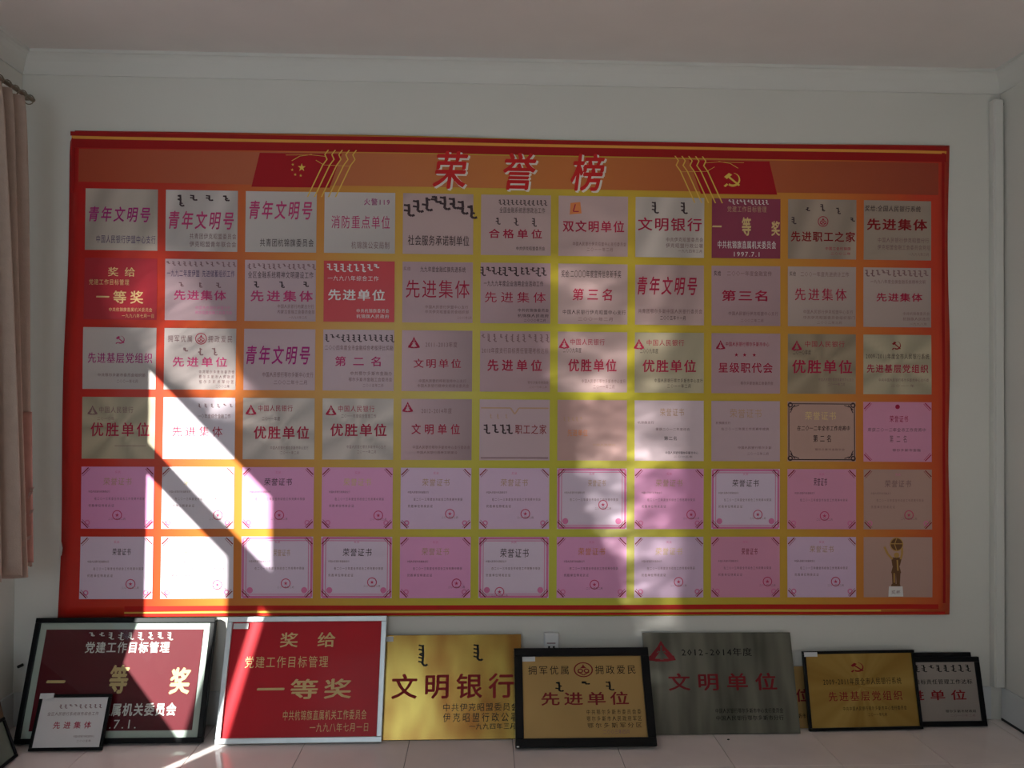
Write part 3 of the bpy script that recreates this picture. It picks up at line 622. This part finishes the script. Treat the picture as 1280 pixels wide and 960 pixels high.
def trophy(s):
    s.poly([(37, 82), (57, 82), (58, 99), (36, 99)], 'W'); s.text('奖杯', 40, 54, 88, 95, 'k', bold=0, layer=1)
    b = 'bronze'; l = 'bronzelight'
    s.poly([(40, 82), (54, 82), (53, 78), (41, 78)], b)
    for pts in ([(42, 79), (47, 79), (47, 60), (41, 58)], [(48, 79), (53, 79), (54, 58), (47, 60)], [(40, 60), (55, 60), (52, 47), (43, 47)], [(42, 48), (53, 48), (56, 34), (40, 34)]): s.poly(pts, b)
    s.line([(42, 37), (35, 28), (30, 16)], 3.2, l, 1); s.line([(54, 37), (56, 28), (56, 18)], 3.2, l, 1)
    s.disc(48, 12, 11.5, b, 0, n=24); s.disc(48, 12, 11.5, l, 1, r2=10, n=24); s.line([(39, 11), (57, 11)], 1.5, l, 1); s.line([(48, 2), (45, 12), (48, 22)], 1.2, l, 1)
    s.disc(48, 30, 4.5, l, 1); s.line([(49, 38), (50, 56)], 2.2, l, 1); s.line([(44.5, 60), (44.5, 76)], 1.8, l, 1)
ROWS = [
 [('grey','s',c11),('grey2','s',c12),('grey2','d',c13),('grey2','d',c14),('pinkgrey','c',c15),('pinkgrey','n',c16),('pinkgrey','d',c17),('silver','s',c18),('maroon','n',c19),('brown','s',c1a),('brown','n',c1b)],
 [('deepred','n',c21),('mauve','d',c22),('mauve','d',c23),('red','n',c24),('mauve2','n',c25),('mauve2','d',c26),('pinkgrey','n',c27),('pinkgrey','s',c28),('mauve2','d',c29),('warm','d',c2a),('warm','d',c2b)],
 [('grey2','d',c31),('grey2','d',c32),('mauve','n',c33),('mauve','n',c34),('mauve2','h',c35),('mauve2','n',c36),('pinkgrey','n',c37),('olive','s',c38),('mauve2','n',c39),('olive2','r',c3a),('olive','r',c3b)],
 [('olive','r',c41),('lilacwhite','n',c42),('silver','r',c43),('silver','r',c44),('mauve2','h',c45),('mauve','n',c46),('peach','n',c47),('pale','n',c48),('mauve','n',c49),('tan','n',c4a),('pinkcert2','n',c4b)],
 [('pinkcert','n',cert('P',50,78,dark='g',body=2)),('lilacwhite','n',cert('L',dark='G')),('pinkcert','n',cert('P',52,78,dark='K',body=1)),('pinkcert','n',cert('P',80,78,dark='G')),('lilac','n',cert('L',70,75)),('lilac','n',cert('L',66,75)),('lilac2','n',cert('F',66,60,(44,70,18,30),body=1)),('pinkcert','n',cert('P',82,76)),('lilac2','n',cert('F',68,76,dark='K')),('pinkcert2','n',cert('P',54,78,(38,58,14,28),'K',1)),('tan','n',cert('L',66,76,dark='k'))],
 [('lilac2','n',cert('L',70,76,(44,70,18,30),'K')),('lilacwhite','n',cert('L',dark='G')),('lilac2','n',cert('F',62,76,(44,68,20,32),body=1)),('lilac2','n',cert('F',72,74,(30,72,18,32),'K')),('pinkcert','n',cert('P',80,76,dark='g')),('lilac2','n',cert('F',30,90,(30,72,18,34),'K')),('pinkcert','n',cert('P',54,78,dark='O')),('lilac','n',cert('L',64,74,dark='G')),('pinkcert2','n',cert('P',82,74,(44,68,18,30),'brownred')),('lilac','n',cert('L',70,74,(32,68,14,26),'g')),('tan','n',trophy)],
]
CELL_LABEL = {(0, 8): 'maroon printed plaque with white and gold characters', (1, 0): 'deep red printed plaque with gold characters', (1, 3): 'bright red printed plaque with white characters',
 (3, 9): 'printed certificate with ornate black border', (5, 10): 'printed picture of a golden figure trophy on a white base', (5, 8): 'deep pink printed certificate'}
for r, row in enumerate(ROWS):
    for c, (bgk, kind, fn) in enumerate(row):
        x0 = CX0+PW*c; z1 = CZ1-PH*r; rnd = random.random(); base = BGS[bgk]
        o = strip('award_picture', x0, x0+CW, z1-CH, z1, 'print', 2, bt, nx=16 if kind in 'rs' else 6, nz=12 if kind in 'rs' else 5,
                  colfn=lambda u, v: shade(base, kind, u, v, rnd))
        if (r, c) in CELL_LABEL: o['label'] = CELL_LABEL[r, c]
        s = Sheet(rect_mp(x0, z1, CW, CH, 3)); fn(s)
        s.build('trophy_print' if fn is trophy else 'lettering', o)
# lifted bit of the sheet on the left edge
mb = MB()
for q in (1, -1): mb.quad([(-1.753, -.013, .700), (-1.738, -.024, .712), (-1.733, -.026, .742), (-1.744, -.018, .770), (-1.754, -.013, .745)][::q], 'W')
mb.build('curled_edge', bt)['label'] = 'pale torn edge curling off the wall'

# ================================================================== PLAQUES
def plaque_frame(BL, BR, TL, TR):
    BL, BR, TL, TR = map(Vector, (BL, BR, TL, TR))
    bm_, tm_ = (BL+BR)/2, (TL+TR)/2
    X = ((BR-BL)+(TR-TL)).normalized(); Y = (tm_-bm_); hgt = Y.length
    Y = Y.normalized(); Z = X.cross(Y).normalized(); Y = Z.cross(X)
    wd = ((BR-BL).length+(TR-TL).length)/2
    M = Matrix((X, Y, Z)).transposed().to_4x4(); M.translation = bm_
    return M, wd, hgt
def plaque(name, label, BL, BR, TL, TR, thick, border, fm, pm, panel=True, bevel_w=.002, group=None):
    """local frame: x right, y up the board, z out of the face; back face at z=0"""
    BL, BR = (BL[0], BL[1], thick*.34), (BR[0], BR[1], thick*.34)
    M, W, Hh = plaque_frame(BL, BR, TL, TR)
    # rest lower back edge on the floor: face bottom edge touches z=0
    Zv = M.col[2].to_3d(); M.translation = M.translation-thick*Zv; M.translation.z = .0005
    root = thing(name, label, 'plaque', M, group)
    if border:
        b = border
        for a_, c_ in (((-W/2, 0, 0), (W/2, b, thick)), ((-W/2, Hh-b, 0), (W/2, Hh, thick)), ((-W/2, b, 0), (-W/2+b, Hh-b, thick)), ((W/2-b, b, 0), (W/2, Hh-b, thick))):
            box('frame_bar', a_, c_, fm, root, bevel_w)
        box('backing_board', (-W/2+b, b, 0), (W/2-b, Hh-b, thick*.35), 'wood', root)
        pn = box('panel', (-W/2+b, b, thick*.35), (W/2-b, Hh-b, thick*.62), pm, root)
        zf = thick*.62; rect = (-W/2+b, Hh-b, W-2*b, Hh-2*b)
    else:
        pn = box('panel', (-W/2, 0, 0), (W/2, Hh, thick), pm, root, bevel_w); zf = thick; rect = (-W/2, Hh, W, Hh)
    def sheet(parent=None):
        x0, y1, w_, h_ = rect
        return Sheet(lambda px, py, l: (x0+w_*px/100, y1-h_*py/100, zf+.0005+.0004*l))
    return root, pn, sheet, zf, rect, W, Hh
def tagpaper(root, x, y, w_, h_, z, lbl='white paper sticker'):
    mb = MB(); n = 5
    for k in range(n):
        a, b = k/n, (k+1)/n
        mb.box((x+w_*a, y-h_, z+.0006+.004*a*a*a), (x+w_*b, y, z+.0012+.004*b*b*b), 'paper')
    mb.build('sticker', root)
# P1 large maroon, black frame, mount and glass
root, pn, sheet, zf, rc, W, Hh = plaque('framed_plaque', 'large maroon plaque in a black frame with pale mount, half in bright sunlight', (-1.820, -.202, 0), (-1.105, -.190, 0), (-1.850, -.046, .462), (-1.118, -.046, .458), .030, .020, 'black', 'matt')
x0, y1, w_, h_ = rc; mw = .026
mp = box('maroon_field', (x0+mw, y1-h_+mw, zf), (x0+w_-mw, y1-mw, zf+.002), 'darkred', root)
s = Sheet(lambda px, py, l: (x0+mw+(w_-2*mw)*px/100, y1-mw-(h_-2*mw)*py/100, zf+.0024+.0004*l))
s.mongol(lin(29, 79, 9), 3, 11, 2.2, 'W', 41); s.text('党建工作目标管理', 26, 80, 12, 24, 'W', bold=.02)
s.text('一', 5, 18, 42, 62, 'G', bold=.035); s.text('等', 44, 57, 35, 64, 'G', bold=.035); s.text('奖', 82, 96, 38, 65, 'G', bold=.04)
s.text('中共杭锦旗直属机关委员会', 8, 89, 73, 86, 'W', bold=.03); s.text('1997.7.1.', 28, 66, 87, 99, 'W', bold=0, k=.9)
s.build('lettering', mp)
box('glass_pane', (x0, y1-h_, .0245), (x0+w_, y1, .0265), 'glass', root)
# P2 red, aluminium frame
root, pn, sheet, zf, rc, W, Hh = plaque('framed_plaque', 'bright red plaque with gold characters in a silver metal frame, crossed by sunlight', (-1.049, -.208, 0), (-.393, -.199, 0), (-1.050, -.046, .462), (-.403, -.046, .465), .026, .021, 'alu', 'redboard')
s = sheet()
s.text('奖给', 26, 76, 9, 23, 'G', bold=.016, k=.5); s.text('党建工作目标管理', 10, 66, 30, 41, 'G', bold=.008, k=.9); s.text('一等奖', 18, 84, 50, 68, 'G', bold=.022, k=.85)
s.text('中共杭锦旗直属机关工作委员会', 38, 93, 77, 86, 'G', bold=.006); s.text('一九九八年七月一日', 56, 95, 88, 96, 'G', bold=.006)
s.build('lettering', pn); tagpaper(root, -W/2+.024, Hh-.026, .062, .022, .0165)
# P3 brass
root, pn, sheet, zf, rc, W, Hh = plaque('brass_plaque', 'unframed polished brass plaque with four large dark red characters, right of the red plaque', (-.408, -.172, 0), (.168, -.169, 0), (-.412, -.030, .378), (.150, -.030, .382), .010, 0, None, 'brass', bevel_w=.0015)
s = sheet(); s.mongol((28,), 10, 31, 4, 'black', 44); s.mongol((68,), 10, 26, 4, 'black', 45)
s.text('文明银行', 4, 97, 37, 62, 'brownred', bold=.02, k=.82); s.text('中共伊克昭盟委员会', 43, 98, 66, 74, 'black', bold=.006); s.text('伊克昭盟行政公署', 43, 98, 75, 84, 'black', bold=.006, k=.8); s.text('一九九四年三月', 62, 96, 85, 91, 'black', bold=.01)
s.build('lettering', pn); tagpaper(root, -W/2+.004, Hh-.006, .032, .02, zf)
# P4 gold in a thick black frame
root, pn, sheet, zf, rc, W, Hh = plaque('framed_plaque', 'matt gold plaque in a thick black frame standing furthest out at the middle', (.128, -.274, 0), (.693, -.270, 0), (.138, -.092, .338), (.684, -.092, .341), .030, .033, 'black', 'goldmatt')
s = sheet(); shuang(s, 'black', 'crimson'); s.mongol((30,), 32, 44, 4, 'black', 46); s.mongol((52,), 32, 35, 4, 'black', 47); s.mongol((72,), 32, 43, 4, 'black', 48)
s.text('先进单位', 13, 89, 44, 61, 'crimson', bold=.018, k=.85)
for t, y in (('中共鄂尔多斯市委员会委', 66), ('鄂尔多斯市人民政府军区', 74), ('鄂尔多斯军分区', 82)): s.text(t, 51, 97, y, y+6.5, 'black', bold=.004, k=.8)
s.text('二〇〇三年四月', 64, 86, 90, 96, 'k', bold=.01); s.build('lettering', pn); tagpaper(root, -W/2+.032, Hh-.032, .054, .020, zf)
mb = MB(); mb.box((-W/2+.004, .001, .0302), (-W/2+.014, .006, .0312), 'paper'); mb.build('chipped_corner', root)
# P5 dark steel
root, pn, sheet, zf, rc, W, Hh = plaque('steel_plaque', 'unframed dark grey steel plaque with dark red characters, right of the middle gold plaque', (.680, -.141, 0), (1.307, -.137, 0), (.672, -.022, .384), (1.312, -.022, .382), .010, 0, None, 'steel', bevel_w=.0015)
s = sheet(); s.emblem_bank(12, 19.5, 11, 'crimson'); s.text('2012-2014年度', 25, 73, 15, 24, 'black', bold=.01); s.text('文明单位', 13, 90, 40, 58, 'crimson', bold=.02, k=.78)
s.text('中国人民银行鄂尔多斯市中心支行委员会', 45, 90, 75, 80, 'black', bold=.01); s.text('中国人民银行鄂尔多斯市分行', 45, 90, 82, 87, 'black', bold=.01); s.build('lettering', pn)
# P9 small gold plaque behind
root, pn, sheet, zf, rc, W, Hh = plaque('brass_plaque', 'small gold plaque mostly hidden behind the steel plaque and the fan-brushed gold plaque', (1.03, -.085, 0), (1.42, -.083, 0), (1.03, -.019, .238), (1.42, -.019, .237), .006, 0, None, 'goldmatt', bevel_w=.001)
s = sheet(); s.text('先进单位', 8, 94, 36, 58, 'crimson', bold=.02, k=.8); s.text('鄂尔多斯市委', 60, 90, 76, 84, 'black', bold=.01); s.build('lettering', pn)
# P6 gold fan brushed
root, pn, sheet, zf, rc, W, Hh = plaque('framed_plaque', 'shiny gold plaque with fan-shaped brushing in a thin black frame, second from the right end', (1.353, -.122, 0), (1.843, -.110, 0), (1.352, -.050, .311), (1.830, -.044, .316), .018, .012, 'black', 'goldray')
s = sheet(); s.emblem_party(48, 19, 6.5, 'brownred'); s.text('2009-2011年度全市人民银行系统', 14, 88, 33, 43, 'black', bold=.008); s.text('先进基层党组织', 17, 88, 51, 65, 'brownred', bold=.01, k=.85)
s.text('中共中国人民银行鄂尔多斯市中心支行委员会', 30, 90, 72, 78, 'black', bold=0, k=.85); s.text('二〇一一年七月', 53, 71, 81, 86, 'black', bold=.01); s.build('lettering', pn); tagpaper(root, -W/2+.004, Hh-.003, .055, .018, .0182)
# P7 pale silver, black frame
root, pn, sheet, zf, rc, W, Hh = plaque('framed_plaque', 'pale silver plaque in a black frame at the right end, its left part hidden', (1.637, -.092, 0), (2.137, -.078, 0), (1.648, -.024, .278), (2.130, -.024, .276), .016, .021, 'black', 'silver')
s = sheet(); s.mongol(lin(14, 93, 12), 5, 17, 3, 'black', 52); s.text('2010年度支行目标责任管理工作达标', 4, 96, 29, 38, 'black', bold=.01); s.text('先进单位', 9, 91, 47, 65, 'brownred', bold=.02, k=.75); s.text('鄂尔多斯市财政局', 66, 96, 81, 86, 'black', bold=.01)
s.text('二〇一〇年二月', 70, 95, 89, 93, 'k', bold=.01)
s.build('lettering', pn); box('backing_strip', (-W/2+.01, Hh-.004, -.004), (W/2-.03, Hh+.018, .010), 'black', root, .001)
# P8 small white in front of P1
root, pn, sheet, zf, rc, W, Hh = plaque('framed_plaque', 'small silvery white plaque in a black frame leaning against the maroon plaque', (-1.738, -.248, 0), (-1.466, -.246, 0), (-1.760, -.166, .190), (-1.478, -.162, .190), .014, .012, 'black', 'whitesilver')
s = sheet(); s.mongol(lin(30, 90, 9), 14, 22, 3, 'k', 55); s.text('全区人民银行系统财务综合工作', 12, 90, 29, 37, 'k', bold=0); s.text('先进集体', 22, 84, 48, 63, 'R', bold=.015, k=.7); s.text('中国人民银行呼和浩特中心', 58, 90, 76, 81, 'k', bold=0); s.text('二〇〇五年', 64, 86, 85, 90, 'k', bold=0)
s.build('lettering', pn); tagpaper(root, -W/2+.002, Hh+.004, .055, .020, .0145)
# two boards leaning on the left wall
root, pn, sheet, zf, rc, W, Hh = plaque('plain_plaque', 'olive brown board leaning on the left wall behind the green one', (-1.785, -.93, 0), (-1.785, -.262, 0), (-1.880, -.93, .37), (-1.880, -.262, .37), .012, 0, None, 'olive')
root, pn, sheet, zf, rc, W, Hh = plaque('framed_plaque', 'dull green board in a black frame cut by the left edge of the picture', (-1.742, -.85, 0), (-1.752, -.285, 0), (-1.795, -.85, .155), (-1.806, -.285, .155), .016, .012, 'black', 'greenglass')

# ================================================================== SMALL THINGS
# wall socket
so = thing('wall_socket', 'small white wall socket above the middle black-framed plaque', 'socket', Matrix.Translation((.292, -.0, .347)))
o = box('socket_body', (-.031, -.026, -.042), (.031, 0, .036), 'white', so, .004)
box('face_plate', (-.027, -.0285, -.038), (.027, -.0262, .032), 'white', so, .002)
mb = MB()
for x in (-.011, .009): mb.box((x-.004, -.0296, -.026), (x+.004, -.0286, -.016), 'dark')
mb.box((-.020, -.0294, -.006), (.016, -.0286, -.002), 'k'); mb.build('socket_hole', so)
# small dark knot low in the left corner
mb = MB(); mb.box((-.012, -.012, -.006), (.012, 0, .006), 'dark'); o = mb.build('wall_plug'); o.location = (-1.908, -.0005, .252); o.rotation_euler = (0, math.radians(-25), 0); bevel(o, .003)
tag(o, 'tiny black plug stuck in the wall left of the maroon plaque', 'plug')
def crumb(name, x, y, r, label):
    bm = bmesh.new(); bmesh.ops.create_icosphere(bm, subdivisions=1, radius=r); rr = random.Random(3)
    for v in bm.verts: v.co *= rr.uniform(.6, 1.1); v.co.z *= .6
    zmin = min(v.co.z for v in bm.verts)
    for v in bm.verts: v.co.z -= zmin
    me = bpy.data.meshes.new(name); bm.to_mesh(me); bm.free(); me.materials.append(MT['dark'])
    o = bpy.data.objects.new(name, me); C.objects.link(o); o.location = (x, y, 0); tag(o, label, 'debris')
crumb('crumb', .994, -.187, .006, 'tiny dark crumb on the floor tiles in front of the steel plaque')

# curtain with rod and hooks
ct = thing('curtain', 'gathered pinkish beige curtain with rose lining hanging at the left edge', 'curtain', Matrix.Translation((-1.78, -.35, 0)))
def cloth(name, u0, u1, z0, z1, off, m, parent):
    nu, nv = int(110*(u1-u0))+2, 34; mb = MB()
    for i in range(nu+1):
        for j in range(nv+1):
            u, z = u0+(u1-u0)*i/nu, z0+(z1-z0)*j/nv; v = (z-.70)/1.8
            g = 1-v; y = .03+.10*g**.6-.21*(1-u)*(1+.10*g)
            x = .012+(.052+.016*math.sin(5*u))*(1-.45*v)*math.sin(u*3.1*2*math.pi+2.3+.7*math.sin(1.6*v)+.5*math.sin(4*u))+.010*math.sin(3*v+u*5)
            mb.v.append((x+off, y-off*.5, z+.014*math.sin(u*9)*g))
    for i in range(nu):
        for j in range(nv):
            a = i*(nv+1)+j; mb.f.append((a, a+nv+1, a+nv+2, a+1)); mb.mi.append(mb.slot(m))
    if name == 'lining':
        rr = random.Random(4); lp = MB()
        for k in range(26):
            a = (nv+1)*(2+rr.randrange(max(1, nu-6)))+1+k; P = Vector(mb.v[a]); Q = Vector(mb.v[a+nv+1]); U = (Q-P).normalized()*.016; W_ = Vector((0, 0, .02)); n = U.cross(W_).normalized()*-.004
            if n.y > 0: n = -n
            P = P+n; lp.quad([P, P+U*.6+W_*.2, P+U*(1.1)+W_, P+U*.1+W_*.7], 'curtainflower'); lp.quad([P, P+U*.1+W_*.7, P+U*1.1+W_, P+U*.6+W_*.2], 'curtainflower')
            lp.quad([P-W_*.5, P-W_*.5+U*.15, P+U*.2, P], 'curtainflower'); lp.quad([P, P+U*.2, P-W_*.5+U*.15, P-W_*.5], 'curtainflower')
    o = mb.build(name, parent, smooth=True)
    if name == 'lining': lp.build('leaf_print', o)['kind'] = 'stuff'
    sm = o.modifiers.new('thick', 'SOLIDIFY'); sm.thickness = .002
    return o
cloth('drape', 0, 1, .70, 2.50, 0, 'curtain', ct)
lin_ = cloth('lining', .74, .95, .715, 1.30, .007, 'curtainpink', ct); lin_['label'] = 'rose coloured lower part with pale leaf print'
# rod, rings
rd = thing('curtain_rod', 'thin dark curtain rod above the curtain top at the left edge', 'rod', Matrix.Translation((-1.80, -.2, 2.545)))
def tube(name, p0, p1, r, m, parent, n=12):
    p0, p1 = Vector(p0), Vector(p1); d = (p1-p0); L_ = d.length; q = d.to_track_quat('Z', 'Y').to_matrix(); mb = MB()
    for k in range(n):
        a = 2*math.pi*k/n
        for t in (0, L_): mb.v.append(tuple(p0+q@Vector((r*math.cos(a), r*math.sin(a), t))))
    for k in range(n): mb.f.append((2*k, 2*((k+1) % n), 2*((k+1) % n)+1, 2*k+1)); mb.mi.append(mb.slot(m))
    mb.f.append(tuple(2*k for k in range(n))[::-1]); mb.mi.append(0); mb.f.append(tuple(2*k+1 for k in range(n))); mb.mi.append(0)
    return mb.build(name, parent, smooth=False)
tube('rod', (0, .03, 0), (0, -2.2, 0), .009, 'chrome', rd)
for y in (.018, -1.9): tube('bracket', (0, y, 0), (-.14, y, 0), .006, 'chrome', rd)
for k in range(7):
    y = .14-.05*k; bm = bmesh.new(); ring = []
    me = bpy.data.meshes.new('hook'); mb = MB(); R_, r_ = .019, .0022; n, m_ = 14, 5
    for a in range(n):
        for b in range(m_):
            A, B = 2*math.pi*a/n, 2*math.pi*b/m_; q = R_+r_*math.cos(B); mb.v.append((q*math.cos(A), r_*math.sin(B), q*math.sin(A)-.0078))
    for a in range(n):
        for b in range(m_): mb.f.append((a*m_+b, ((a+1) % n)*m_+b, ((a+1) % n)*m_+(b+1) % m_, a*m_+(b+1) % m_)); mb.mi.append(mb.slot('chrome'))
    o = mb.build('hook', rd, smooth=True); o.location = (0, y-.138, 0); bm.free()
